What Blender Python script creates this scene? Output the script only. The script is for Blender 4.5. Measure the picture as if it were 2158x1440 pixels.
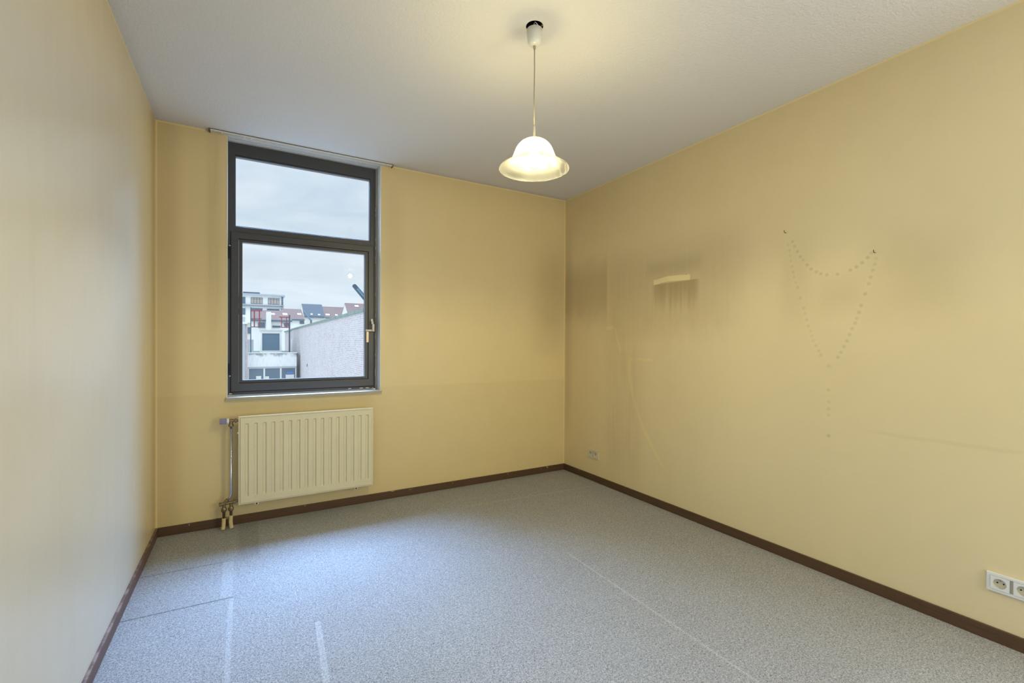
import bpy, bmesh, math, random
from mathutils import Vector, Matrix, Euler
for o in list(bpy.data.objects): bpy.data.objects.remove(o, do_unlink=True)
random.seed(7)
scn = bpy.context.scene
C = scn.collection

# ------------------------------------------------------------------ camera
FPX, YAW, PITCH, ROLL = 966.62108, 0.52715, -0.00556, 0.00409
CAM = Vector((-2.77783, -3.71951, 1.2699)); SHY = 8.10343
_f = Vector((math.sin(YAW)*math.cos(PITCH), math.cos(YAW)*math.cos(PITCH), math.sin(PITCH)))
_r0 = Vector((math.cos(YAW), -math.sin(YAW), 0)); _u0 = _r0.cross(_f)
_r = math.cos(ROLL)*_r0 + math.sin(ROLL)*_u0
_u = -math.sin(ROLL)*_r0 + math.cos(ROLL)*_u0
cd = bpy.data.cameras.new('camera'); cam = bpy.data.objects.new('camera', cd); C.objects.link(cam)
cam.matrix_world = Matrix(((_r.x,_u.x,-_f.x,CAM.x),(_r.y,_u.y,-_f.y,CAM.y),(_r.z,_u.z,-_f.z,CAM.z),(0,0,0,1)))
cd.sensor_fit = 'HORIZONTAL'; cd.sensor_width = 36; cd.lens = FPX*36/2158; cd.shift_y = SHY/2158
cd.clip_start = 0.02; cd.clip_end = 600
scn.camera = cam

def at(u, v, Y):
    """a far-off place measured off the photograph: the point on its line of sight at depth Y"""
    d = _f + _r*((u-1079)/FPX) - _u*((v-SHY-720)/FPX)
    return CAM + d*((Y-CAM.y)/d.y)

# ------------------------------------------------------------------ view
scn.view_settings.view_transform = 'Standard'
scn.view_settings.look = 'None'
scn.view_settings.exposure = 0.0
scn.view_settings.gamma = 1.0
scn.view_settings.use_curve_mapping = False

# ------------------------------------------------------------------ light
SKY_H, SKY_Z = 1.00, 3.4          # overcast sky: radiance at the horizon and overhead
SUN_E = 0.5
LAMP_W = 54.0
w = bpy.data.worlds.new('overcast_sky'); scn.world = w; w.use_nodes = True
nt = w.node_tree; nt.nodes.clear()
tc = nt.nodes.new('ShaderNodeTexCoord'); sep = nt.nodes.new('ShaderNodeSeparateXYZ')
nt.links.new(tc.outputs['Generated'], sep.inputs[0])
mr = nt.nodes.new('ShaderNodeMapRange'); mr.interpolation_type = 'SMOOTHSTEP'
mr.inputs['From Min'].default_value = 0.30; mr.inputs['From Max'].default_value = 0.85
mr.inputs['To Min'].default_value = SKY_H; mr.inputs['To Max'].default_value = SKY_Z
nt.links.new(sep.outputs['Z'], mr.inputs['Value'])
mp = nt.nodes.new('ShaderNodeMapping'); mp.inputs['Scale'].default_value = (2.2, 2.2, 7.5)
mp.inputs['Location'].default_value = (0.3, 0.1, 0.4)
nt.links.new(tc.outputs['Generated'], mp.inputs['Vector'])
no = nt.nodes.new('ShaderNodeTexNoise'); no.inputs['Scale'].default_value = 2.0
no.inputs['Detail'].default_value = 5; no.inputs['Roughness'].default_value = 0.5; no.inputs['Distortion'].default_value = 0.4
nt.links.new(mp.outputs[0], no.inputs['Vector'])
cr = nt.nodes.new('ShaderNodeValToRGB'); e = cr.color_ramp.elements
e[0].position = 0.32; e[0].color = (0.66, 0.78, 0.90, 1); e[1].position = 0.68; e[1].color = (0.93, 0.99, 1.04, 1)
nt.links.new(no.outputs['Fac'], cr.inputs['Fac'])
bg = nt.nodes.new('ShaderNodeBackground'); out = nt.nodes.new('ShaderNodeOutputWorld')
nt.links.new(cr.outputs['Color'], bg.inputs['Color']); nt.links.new(mr.outputs['Result'], bg.inputs['Strength'])
nt.links.new(bg.outputs[0], out.inputs['Surface'])

sd = bpy.data.lights.new('veiled_sun', 'SUN'); sd.energy = SUN_E; sd.angle = math.radians(55); sd.color = (0.42, 0.66, 1.0)
sun = bpy.data.objects.new('veiled_sun', sd); C.objects.link(sun)
_el, _az = math.radians(50), math.radians(3)      # sun behind cloud, in front of the window
_dir = Vector((-math.sin(_az)*math.cos(_el), -math.cos(_az)*math.cos(_el), -math.sin(_el)))
sun.rotation_euler = _dir.to_track_quat('-Z', 'Y').to_euler()

def fill_lamp(name, loc, aim, sx, sy, watts, col):
    a = bpy.data.lights.new(name, 'AREA'); a.shape = 'RECTANGLE'; a.size = sx; a.size_y = sy; a.energy = watts; a.color = col
    o = bpy.data.objects.new(name, a); C.objects.link(o); o.location = loc
    o.rotation_euler = (Vector(aim)-Vector(loc)).to_track_quat('-Z', 'Y').to_euler(); return o
# added fill lamps, all unseen: one high outside the window, three behind the camera
fill_lamp('high_sky_fill', (-2.2, 3.2, 5.4), (-2.3, -0.8, 0.8), 4.4, 2.4, 3100, (0.35, 0.57, 1.0))
fill_lamp('right_fill', (0.05, -4.25, 1.35), (-2, -4.25, 1.35), 1.3, 2.1, 19, (0.55, 0.74, 1.0))
fill_lamp('left_fill', (-3.33, -4.0, 1.35), (0, -3.6, 1.35), 1.8, 2.1, 10, (0.42, 0.66, 1.0))
fill_lamp('warm_rear_fill', (-0.45, -4.98, 1.55), (-1.9, 0, 1.6), 0.65, 1.5, 33, (1.0, 0.86, 0.50))  # warm fill added to brighten the back wall

# ------------------------------------------------------------------ node expression helper
class S:
    """a socket one can calculate with"""
    nt = None
    def __init__(s, x): s.x = x
    @staticmethod
    def m(op, *a, clamp=False):
        n = S.nt.nodes.new('ShaderNodeMath'); n.operation = op; n.use_clamp = clamp
        for i, v in enumerate(a): S.put(n.inputs[i], v)
        return S(n.outputs[0])
    @staticmethod
    def put(inp, v):
        if isinstance(v, S): S.nt.links.new(v.x, inp)
        else: inp.default_value = v
    def __add__(a, b): return S.m('ADD', a, b)
    __radd__ = __add__
    def __sub__(a, b): return S.m('SUBTRACT', a, b)
    def __rsub__(a, b): return S.m('SUBTRACT', b, a)
    def __mul__(a, b): return S.m('MULTIPLY', a, b)
    __rmul__ = __mul__
    def __truediv__(a, b): return S.m('DIVIDE', a, b)
def smax(a, b): return S.m('MAXIMUM', a, b)
def smin(a, b): return S.m('MINIMUM', a, b)
def sabs(a): return S.m('ABSOLUTE', a)
def step(v, a, b, lo=0.0, hi=1.0):
    n = S.nt.nodes.new('ShaderNodeMapRange'); n.interpolation_type = 'SMOOTHSTEP'
    if a > b: a, b, lo, hi = b, a, hi, lo
    S.put(n.inputs['Value'], v)
    n.inputs['From Min'].default_value = a; n.inputs['From Max'].default_value = b
    n.inputs['To Min'].default_value = lo; n.inputs['To Max'].default_value = hi
    return S(n.outputs['Result'])
def inside(v, a, b, s):          # 1 between a and b, soft over s
    return step(v, a-s, a+s)*step(v, b+s, b-s)
def noise(vec, scale, detail=2, rough=0.5, dist=0.0, stretch=None):
    if stretch:
        mp = S.nt.nodes.new('ShaderNodeMapping'); mp.inputs['Scale'].default_value = stretch
        S.put(mp.inputs['Vector'], vec); vec = S(mp.outputs[0])
    n = S.nt.nodes.new('ShaderNodeTexNoise'); S.put(n.inputs['Vector'], vec)
    n.inputs['Scale'].default_value = scale; n.inputs['Detail'].default_value = detail
    n.inputs['Roughness'].default_value = rough; n.inputs['Distortion'].default_value = dist
    return S(n.outputs['Fac'])
def mixc(f, a, b, mode='MIX'):
    n = S.nt.nodes.new('ShaderNodeMix'); n.data_type = 'RGBA'; n.blend_type = mode; n.clamp_factor = True
    S.put(n.inputs['Factor'], f)
    for i, v in ((6, a), (7, b)):
        if isinstance(v, S): S.nt.links.new(v.x, n.inputs[i])
        else: n.inputs[i].default_value = (*v[:3], 1)
    return S(n.outputs[2])
def grey(c, s):                  # multiply colour by a scalar socket
    n = S.nt.nodes.new('ShaderNodeVectorMath'); n.operation = 'SCALE'
    if isinstance(c, S): S.nt.links.new(c.x, n.inputs[0])
    else: n.inputs[0].default_value = c[:3]
    S.put(n.inputs['Scale'], s); return S(n.outputs[0])
def new_mat(name, rough=0.6, spec=0.5, metal=0.0):
    m = bpy.data.materials.new(name); m.use_nodes = True
    S.nt = m.node_tree; b = S.nt.nodes['Principled BSDF']
    b.inputs['Roughness'].default_value = rough; b.inputs['Metallic'].default_value = metal
    b.inputs['Specular IOR Level'].default_value = spec
    return m, b
def pos():
    g = S.nt.nodes.new('ShaderNodeNewGeometry'); s = S.nt.nodes.new('ShaderNodeSeparateXYZ')
    S.nt.links.new(g.outputs['Position'], s.inputs[0])
    return S(g.outputs['Position']), S(s.outputs[0]), S(s.outputs[1]), S(s.outputs[2])
def objco():
    g = S.nt.nodes.new('ShaderNodeTexCoord'); return S(g.outputs['Object'])
def setc(b, c): S.put(b.inputs['Base Color'], c)
def bump(b, h, dist, strength=1.0):
    n = S.nt.nodes.new('ShaderNodeBump'); n.inputs['Distance'].default_value = dist
    n.inputs['Strength'].default_value = strength; S.put(n.inputs['Height'], h)
    S.nt.links.new(n.outputs[0], b.inputs['Normal'])
def plain(name, col, rough=0.6, spec=0.5, metal=0.0, var=0.08, scale=12):
    m, b = new_mat(name, rough, spec, metal)
    v = noise(objco(), scale, 3, 0.6)
    setc(b, grey(col, v*(2*var) + (1-var)))
    return m

# ------------------------------------------------------------------ room paints
WALL = (0.71, 0.565, 0.285)
def wall_mat(name, side):
    m, b = new_mat(name, 0.42, 0.45)
    P, x, y, z = pos()
    n1 = noise(P, 1.1, 3, 0.55); n2 = noise(P, 5.0, 4, 0.6); n3 = noise(P, 90, 2, 0.5)
    streak = noise(P, 3.0, 3, 0.5, stretch=(9, 9, 0.5))
    col = mixc(n1, WALL, (WALL[0]*1.04, WALL[1]*1.06, WALL[2]*1.22))
    soot_and_shade = (n2-0.5)*0.05
    if side == 'back':
        # smoke-yellowed upper half over a cleaner lower half, soot beside the window and the corner
        up = step(z + (n1-0.5)*0.5, 1.35, 2.0)
        soot_and_shade = soot_and_shade + up*0.05
        soot_and_shade = soot_and_shade + inside(x, -0.34, 0.02, 0.18)*inside(z, 1.25, 2.15, 0.28)*0.12
        soot_and_shade = soot_and_shade + step(z, 2.45, 2.75)*0.05  # darker towards the ceiling
        soot_and_shade = soot_and_shade + inside(x, -1.80, -1.66, 0.06)*inside(z, 1.2, 2.5, 0.25)*0.05
        soot_and_shade = soot_and_shade + step(z + (n2-0.5)*0.04, 0.92, 0.90)*0.035
        soot_and_shade = soot_and_shade + inside(x, -3.0, -2.93, 0.03)*inside(z, 1.3, 2.65, 0.3)*streak*0.16
        soot_and_shade = soot_and_shade + inside(x, -3.3, -3.16, 0.05)*0.10  # darker along the left corner
        soot_and_shade = soot_and_shade + inside(x, -2.9, -1.9, 0.05)*inside(z, 0.79, 0.845, 0.02)*0.05  # darker band between radiator and sill
        col = mixc(step(z, 2.3, 0.6), col, (0.72, 0.585, 0.30))
        line = smax(step(sabs(x+0.0), 0.013, 0.007), step(sabs(x+3.278), 0.012, 0.006))
        line = smax(line, step(z, 2.688, 2.692)*step(sabs(x+2.36), 0.56, 0.58))
    elif side == 'right':
        q = y*(-1.0)
        soot_and_shade = soot_and_shade + inside(q, 0.0, 0.62, 0.02)*inside(z + (n2-0.5)*0.25, 1.52, 1.98, 0.14)*0.15
        soot_and_shade = soot_and_shade + inside(q, 0.0, 0.10, 0.06)*inside(z, 0.5, 2.3, 0.3)*0.10  # darker along the far corner
        soot_and_shade = soot_and_shade + inside(q, 0.62, 1.9, 0.16)*inside(z + (n2-0.5)*0.2, 1.35, 2.0, 0.16)*(0.06 + streak*0.07)
        soot_and_shade = soot_and_shade + inside(q, 0.63, 1.02, 0.09)*inside(z, 0.2, 1.36, 0.25)*streak*0.11
        # left of and under the old bracket
        under = inside(q, 1.16, 1.56, 0.03)*step(z + (streak-0.5)*0.30, 1.48, 1.735)*step(z, 1.735, 1.725)
        soot_and_shade = soot_and_shade + under*0.24
        soot_and_shade = soot_and_shade + inside(q, 1.10, 1.60, 0.05)*inside(z, 1.80, 1.90, 0.05)*0.07
        soot_and_shade = soot_and_shade + inside(q, 2.15, 2.30, 0.06)*inside(z, 1.40, 1.80, 0.16)*0.06
        soot_and_shade = soot_and_shade + inside(q, 2.60, 2.95, 0.16)*inside(z, 1.42, 1.80, 0.14)*0.09
        soot_and_shade = soot_and_shade + inside(q, 2.35, 2.55, 0.08)*inside(z, 1.45, 1.62, 0.08)*0.06
        soot_and_shade = soot_and_shade + step(z, 2.1, 2.7)*0.05  # darker towards the ceiling
        soot_and_shade = soot_and_shade + inside(q, 2.60, 3.3, 0.08)*inside(z + (n2-0.5)*0.03, 0.815, 0.825, 0.012)*0.05
        soot_and_shade = soot_and_shade - inside(q, 1.7, 2.1, 0.3)*inside(z, 0.2, 1.7, 0.4)*0.05
        col = mixc(step(q + (1.4-z)*0.9, 0.3, 3.0)*0.55, col, (0.76, 0.66, 0.42))  # paler towards the camera and floor: daylight put into the colour
        # wiped edge running down from the corner at head height
        f1 = step(sabs(q - 0.628), 0.010, 0.002)*inside(z, 1.50, 1.96, 0.06)*0.5
        f2 = step(sabs(z - 1.405 - (noise(P, 26, 2)-0.5)*0.05), 0.022, 0.004)*inside(q, 0.61, 0.72, 0.012)
        d3 = q - 0.72 - (1.40 - z)*0.34; f3 = step(sabs(d3 - 0.004), 0.022, 0.0)*inside(z, 1.20, 1.40, 0.02)
        f4 = step(sabs(z - 1.138 - (noise(P, 22, 2)-0.5)*0.03), 0.018, 0.002)*inside(q, 0.89, 1.15, 0.02)*0.8
        f5 = step(sabs(q - 0.895 - S.m('POWER', smax(1.13 - z, 0.0), 2.0)*0.56), 0.030, 0.0)*inside(z, 0.30, 1.12, 0.05)*0.9
        f6 = step(sabs(q - 0.85), 0.02, 0.0)*inside(z, 0.55, 0.90, 0.06)*streak*0.9
        wiped = smin(f1 + f2 + f3 + f4 + f5 + f6, 1.0)
        col = mixc(wiped*0.8, col, (0.80, 0.66, 0.32))
        # fresh paint where a fixture was taken off
        zz = z - (q - 1.15)*(-0.055)
        patch = inside(q, 1.158, 1.50, 0.006)*inside(zz - step(q, 1.15, 1.32)*0.022, 1.728, 1.768, 0.005)
        patch2 = inside(q, 1.30, 1.58, 0.02)*inside(z, 1.728, 1.790, 0.012)*0.3
        col = mixc(smin(patch*0.75 + patch2, 1.0), col, (0.86, 0.73, 0.36))
        soot_and_shade = soot_and_shade*(1.0 - patch)
        line = smax(step(q, 0.014, 0.008), step(z, 2.687, 2.692))
    else:
        col = mixc(step(y, -0.05, -0.9)*step(z, 2.75, 2.0), (0.74, 0.60, 0.34), (0.61, 0.57, 0.48))  # paler away from corner and ceiling: window light put into the colour
        soot_and_shade = soot_and_shade + inside(y, -0.14, 0.02, 0.07)*0.16 + step(z, 2.35, 2.72)*0.08 + (streak-0.5)*0.06  # shade by the corner put into the colour; also darker top and streaks
        soot_and_shade = soot_and_shade + inside(y, -1.25, -0.75, 0.15)*inside(z, 1.65, 1.85, 0.08)*0.05
        f1 = step(sabs(z - 2.02 - (y + 2.62)*0.9), 0.012, 0.0)*inside(y, -2.68, -2.58, 0.015)*0.6
        line = smax(step(y, -0.014, -0.008), step(z, 2.687, 2.692)) + f1*0.8
    beads = None
    if side == 'rosary': pass
    col = grey(col, 1.0 - soot_and_shade)
    # soot is brown, so it eats the blue first
    col = mixc(smin(smax(soot_and_shade*1.6, 0.0), 0.6), col, grey((0.44, 0.31, 0.13), 1.0))
    col = mixc(smin(line, 1.0)*0.45, col, (0.86, 0.68, 0.30))
    setc(b, col)
    bump(b, n3*0.4 + n2*0.6, 0.0016, 0.35)
    S.put(b.inputs['Roughness'], (n2*0.10 + 0.30) if side == 'left' else (n2*0.12 + 0.36))
    if side == 'left': b.inputs['Specular IOR Level'].default_value = 0.8
    return m, b, col, x, y, z, P

MAT = {}
MAT['wall_back'] = wall_mat('yellow_wall_paint_back', 'back')[0]
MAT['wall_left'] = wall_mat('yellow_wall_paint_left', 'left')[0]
MAT['wall_right'] = wall_mat('yellow_wall_paint_right', 'right')[0]
# the print a big rosary left in the soot
def _z7(X, Y): return (1580 + X/2.769, 440 + Y/2.769)
RB = [(250,192,1),(262,220,1),(278,250,1.1),(295,280,1.1),(312,300,.8),(335,328,1.2),(358,352,1.1),(388,368,1),(415,380,1),(450,386,1),
 (512,383,1.1),(587,358,1.2),(622,340,1.3),(656,315,1.3),(688,285,1.2),(710,258,.8),(222,210,.6),(232,245,.6),(235,275,.5),(240,305,.6),
 (247,338,.7),(253,370,.8),(258,400,.6),(268,430,.5),(280,460,.7),(295,522,.8),(314,580,.8),(323,612,.6),(332,648,.7),(342,685,.6),(355,715,.5),
 (362,742,.5),(372,770,.5),(385,800,.6),(402,830,.7),(415,855,.7),(738,290,.6),(730,325,.8),(718,360,.9),(706,400,1),(694,438,1),(674,497,1.3),
 (650,565,1.1),(638,605,1.1),(625,640,.7),(615,667,1.0),(598,700,.9),(583,735,.9),(567,772,1),(550,805,1),(532,838,.9),(515,868,1),
 (460,1058,.7),(462,1128,.7),(460,1168,.8),(460,1205,.6),(460,1325,1.3)]
def ray_x0(u, v):
    d = _f + _r*((u-1079)/FPX) - _u*((v-SHY-720)/FPX); p = CAM + d*(-CAM.x/d.x); return p.y, p.z
m, b, col, x, y, z, P = wall_mat('yellow_wall_paint_right_with_rosary_print', 'right')
cmb = S.nt.nodes.new('ShaderNodeCombineXYZ'); S.put(cmb.inputs[0], y); S.put(cmb.inputs[1], z)
vec = S(cmb.outputs[0]); acc = None; halo = None
def dist(vec, a, bz, sy=1.0):
    n = S.nt.nodes.new('ShaderNodeVectorMath'); n.operation = 'DISTANCE'
    S.put(n.inputs[0], vec); n.inputs[1].default_value = (a, bz, 0); return S(n.outputs['Value'])
for X, Y, s in RB:
    py, pz = ray_x0(*_z7(X, Y)); d = dist(vec, py, pz)
    k = step(d, 0.0155, 0.001)*(0.26*s); acc = k if acc is None else smax(acc, k)
    hl = step(d, 0.030, 0.010); halo = hl if halo is None else smax(halo, hl)
py, pz = ray_x0(*_z7(463, 918)); acc = smax(acc, inside(y, py-0.010, py+0.010, 0.006)*inside(z, pz-0.010, pz+0.010, 0.008)*0.14)
col = mixc(halo*0.10, col, (0.84, 0.70, 0.38))
col = mixc(acc, col, (0.22, 0.17, 0.08)); setc(b, col)
MAT['rosary'] = m

m, b = new_mat('textured_ceiling_plaster', 0.85, 0.25)
P, x, y, z = pos(); n1 = noise(P, 95, 3, 0.55); n2 = noise(P, 0.9, 3, 0.5); n3 = noise(P, 8, 4)
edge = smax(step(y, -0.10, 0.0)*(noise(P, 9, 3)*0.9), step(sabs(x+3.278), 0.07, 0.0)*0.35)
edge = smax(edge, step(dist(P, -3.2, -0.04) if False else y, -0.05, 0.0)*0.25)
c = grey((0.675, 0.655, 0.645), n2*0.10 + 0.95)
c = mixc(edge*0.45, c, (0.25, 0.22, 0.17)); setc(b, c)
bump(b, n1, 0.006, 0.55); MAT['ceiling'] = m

# carpet: grey loop pile with pressed marks and two seams
m, b = new_mat('speckled_grey_carpet', 0.95, 0.1)
P, x, y, z = pos()
n1 = noise(P, 170, 3, 0.65, 1.0); n2 = noise(P, 380, 2, 0.7, 0.4); n3 = noise(P, 1.4, 3); n4 = noise(P, 9, 3, 0.6)
f = (n1-0.5)*2.6 + (n2-0.5)*2.0 + 0.5
c = mixc(f, (0.13, 0.13, 0.134), (0.525, 0.525, 0.525))
c = grey(c, n3*0.16 + n4*0.10 + 0.87)
marks = inside(x + (n4-0.5)*0.006, -2.846, -2.826, 0.004)*inside(y, -3.6, -1.07, 0.02)*0.75
marks = smax(marks, inside(x, -2.885, -2.832, 0.004)*inside(y, -1.06, -0.60, 0.01)*0.5)
d = x - (-2.492) - (y + 1.49)*0.052
marks = smax(marks, inside(d, -0.012, 0.012, 0.003)*inside(y, -3.0, -1.487, 0.006))
d = x - (-1.091) - (y + 1.495)*0.018
marks = smax(marks, inside(d, -0.006, 0.006, 0.004)*inside(y, -2.75, -1.50, 0.03)*0.75)
d = y + 0.484 + (x + 1.227)*0.079
marks = smax(marks, inside(d, -0.014, 0.014, 0.008)*inside(x, -1.30, -0.08, 0.08)*0.30)
d = x + 0.98 + (y + 2.45)*0.02
c = mixc(marks*0.45, c, mixc(f, (0.34, 0.35, 0.36), (0.72, 0.73, 0.74)))
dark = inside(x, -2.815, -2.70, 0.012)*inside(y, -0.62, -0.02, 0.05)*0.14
# stretched seams running out from the left skirting
s1 = step(sabs(y + 0.600 + (x + 3.254)*0.030), 0.0045, 0.002)*step(x, -2.82, -2.84)
s2 = step(sabs(y + 1.047 + (x + 3.266)*0.028), 0.0055, 0.001)*step(x, -2.82, -2.84)
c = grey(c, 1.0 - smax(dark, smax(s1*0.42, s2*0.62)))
setc(b, c)
bump(b, n1*0.7 + n2*0.5 - s1*0.5 - s2*0.8, 0.006, 0.55); MAT['carpet'] = m

m, b = new_mat('dark_brown_varnished_wood', 0.42, 0.4)
P, x, y, z = pos()
g = noise(P, 7, 4, 0.6, 1.5, stretch=(1, 1, 22)); g2 = noise(P, 60, 3, 0.6); g3 = noise(P, 3, 3, 0.7)
c = mixc(g, (0.045, 0.025, 0.013), (0.13, 0.072, 0.036))
chip = step(noise(P, 26, 4, 0.65), 0.66, 0.70)*step(z, 0.030, 0.055)
c = mixc(chip*step(y + 0.2, -0.3, 0.1)*0.7, c, (0.62, 0.50, 0.27)); setc(b, c)
bump(b, g*0.6 + g2*0.3, 0.001, 0.5); MAT['wood'] = m

m, b = new_mat('left_skirting_worn_wood', 0.45, 0.4)
P, x, y, z = pos(); g = noise(P, 7, 4, 0.6, 1.5, stretch=(1, 1, 22))
c = mixc(g, (0.085, 0.045, 0.036), (0.17, 0.095, 0.075))
w1 = step(noise(P, 14, 4, 0.6), 0.45, 0.62)*step(z, 0.046, 0.058)
c = mixc(w1*0.6, c, (0.36, 0.27, 0.24)); setc(b, c); bump(b, g, 0.001, 0.5); MAT['wood_left'] = m

MAT['white_trim'] = plain('white_painted_reveal', (0.74, 0.75, 0.74), 0.5, 0.4, var=0.05)
MAT['sill'] = plain('white_stone_sill', (0.80, 0.80, 0.80), 0.3, 0.5, var=0.05)
MAT['sill_edge'] = plain('shaded_sill_edge', (0.40, 0.36, 0.28), 0.7, 0.3, var=0.15, scale=25)  # sill front only: the shade on it is put into the colour
MAT['old_white'] = plain('dusty_white_plastic', (0.64, 0.62, 0.58), 0.5, 0.4, var=0.12, scale=30)
MAT['groove'] = plain('grime_and_shade', (0.14, 0.12, 0.09), 0.9, 0.1, var=0.3, scale=60)  # grime colour, also standing for the shade in and beside the rails
MAT['alu'] = plain('dark_bronze_aluminium', (0.046, 0.045, 0.048), 0.38, 0.5, 0.0, var=0.10, scale=6)
MAT['seal'] = plain('black_rubber_seal', (0.018, 0.018, 0.02), 0.6, 0.3)
MAT['silicone'] = plain('greyed_sealant', (0.36, 0.33, 0.27), 0.7, 0.3, var=0.3, scale=40)
MAT['steel'] = plain('brushed_handle_metal', (0.27, 0.25, 0.235), 0.40, 0.5, 0.75)
MAT['gold'] = plain('worn_gold_handle_grip', (0.74, 0.54, 0.33), 0.38, 0.5, 0.45)
MAT['rad'] = plain('cream_radiator_enamel', (0.70, 0.63, 0.42), 0.35, 0.5, var=0.06, scale=5)
MAT['brass'] = plain('dull_brass_fitting', (0.26, 0.20, 0.115), 0.42, 0.5, 0.8, var=0.25, scale=60)
MAT['chrome'] = plain('chromed_copper_pipe', (0.50, 0.54, 0.66), 0.22, 0.5, 0.9)
MAT['lilac'] = plain('lilac_grey_knob_plastic', (0.25, 0.24, 0.36), 0.45, 0.5)
MAT['darkpipe'] = plain('dark_oxidised_pipe', (0.075, 0.045, 0.025), 0.5, 0.5, 0.4)
MAT['sleeve'] = plain('cream_painted_sleeve', (0.62, 0.50, 0.26), 0.6, 0.4, var=0.15, scale=60)
MAT['white_pl'] = plain('white_socket_plastic', (0.74, 0.74, 0.73), 0.35, 0.5, var=0.02)
MAT['cup_pl'] = plain('ivory_socket_well', (0.62, 0.57, 0.44), 0.4, 0.5, var=0.04)
MAT['aged_pl'] = plain('yellowed_socket_plastic', (0.66, 0.58, 0.40), 0.4, 0.5, var=0.03)
MAT['hole'] = plain('dark_pin_hole', (0.01, 0.01, 0.01), 0.8, 0.1)
MAT['blackmetal'] = plain('blackened_hook_iron', (0.05, 0.04, 0.03), 0.4, 0.5, 0.7)
MAT['screw'] = plain('bright_screw_metal', (0.65, 0.63, 0.60), 0.3, 0.5, 0.9)
MAT['cup'] = plain('white_ceiling_cup_plastic', (0.62, 0.60, 0.54), 0.3, 0.5, var=0.02)
MAT['cord'] = plain('cream_flex', (0.36, 0.31, 0.22), 0.5, 0.4)
MAT['cream_pl'] = plain('cream_lamp_plastic', (0.72, 0.66, 0.48), 0.4, 0.5)

def glass_mat(name, refl=0.045, tint=(0.93, 0.96, 0.98)):
    m = bpy.data.materials.new(name); m.use_nodes = True; S.nt = m.node_tree; S.nt.nodes.clear()
    t = S.nt.nodes.new('ShaderNodeBsdfTransparent'); t.inputs[0].default_value = (*tint, 1)
    g = S.nt.nodes.new('ShaderNodeBsdfGlossy'); g.inputs['Roughness'].default_value = 0.0
    fr = S.nt.nodes.new('ShaderNodeLayerWeight'); fr.inputs['Blend'].default_value = 0.5
    mx = S.nt.nodes.new('ShaderNodeMixShader'); o = S.nt.nodes.new('ShaderNodeOutputMaterial')
    f = S.m('POWER', S(fr.outputs['Facing']), 5.0)*0.96 + refl; S.put(mx.inputs[0], smin(f, 1.0))
    S.nt.links.new(t.outputs[0], mx.inputs[1]); S.nt.links.new(g.outputs[0], mx.inputs[2])
    S.nt.links.new(mx.outputs[0], o.inputs[0]); return m
MAT['glass'] = glass_mat('window_glass')
MAT['bulb_glass'] = glass_mat('clear_bulb_glass', tint=(1.0, 0.98, 0.92))

def shade_mat():
    m = bpy.data.materials.new('alabaster_swirl_glass'); m.use_nodes = True; S.nt = m.node_tree; S.nt.nodes.clear()
    co = objco()
    a = noise(co, 7, 2, 0.4, 1.2); vein = step(sabs(a-0.5), 0.10, 0.0)
    a2 = noise(co, 4, 2, 0.4, 1.6); vein = smax(vein, step(sabs(a2-0.52), 0.07, 0.0))
    cloud = noise(co, 6, 3, 0.5, 1.0)
    c = mixc(smin(vein*0.8 + (cloud-0.5)*0.5, 1.0), (0.075, 0.075, 0.084), (0.140, 0.140, 0.157))
    dfu = S.nt.nodes.new('ShaderNodeBsdfDiffuse'); S.put(dfu.inputs[0], c)
    tr = S.nt.nodes.new('ShaderNodeBsdfTranslucent'); S.put(tr.inputs[0], c)
    tp = S.nt.nodes.new('ShaderNodeBsdfTransparent'); tp.inputs[0].default_value = (1, 0.96, 0.88, 1)
    gl = S.nt.nodes.new('ShaderNodeBsdfGlossy'); gl.inputs['Roughness'].default_value = 0.15
    m1 = S.nt.nodes.new('ShaderNodeMixShader'); m1.inputs[0].default_value = 0.45
    m2 = S.nt.nodes.new('ShaderNodeMixShader'); m2.inputs[0].default_value = 0.34
    m3 = S.nt.nodes.new('ShaderNodeMixShader'); m3.inputs[0].default_value = 0.04
    o = S.nt.nodes.new('ShaderNodeOutputMaterial'); L = S.nt.links.new
    L(dfu.outputs[0], m1.inputs[1]); L(tr.outputs[0], m1.inputs[2])
    L(m1.outputs[0], m2.inputs[1]); L(tp.outputs[0], m2.inputs[2])
    L(m2.outputs[0], m3.inputs[1]); L(gl.outputs[0], m3.inputs[2]); L(m3.outputs[0], o.inputs[0])
    return m
MAT['shade'] = shade_mat()
m, b = new_mat('translucent_cream_plastic', 0.4, 0.5); b.inputs['Base Color'].default_value = (0.72, 0.66, 0.48, 1)
tp = S.nt.nodes.new('ShaderNodeBsdfTransparent'); mx = S.nt.nodes.new('ShaderNodeMixShader'); mx.inputs[0].default_value = 0.45
S.nt.links.new(b.outputs[0], mx.inputs[1]); S.nt.links.new(tp.outputs[0], mx.inputs[2])
S.nt.links.new(mx.outputs[0], S.nt.nodes['Material Output'].inputs[0]); MAT['holder'] = m
m = bpy.data.materials.new('glowing_filament'); m.use_nodes = True; S.nt = m.node_tree; b = S.nt.nodes['Principled BSDF']
b.inputs['Emission Color'].default_value = (1.0, 0.86, 0.58, 1); b.inputs['Emission Strength'].default_value = 30.0
b.inputs['Base Color'].default_value = (1, 0.9, 0.7, 1)
MAT['filament'] = m

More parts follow.
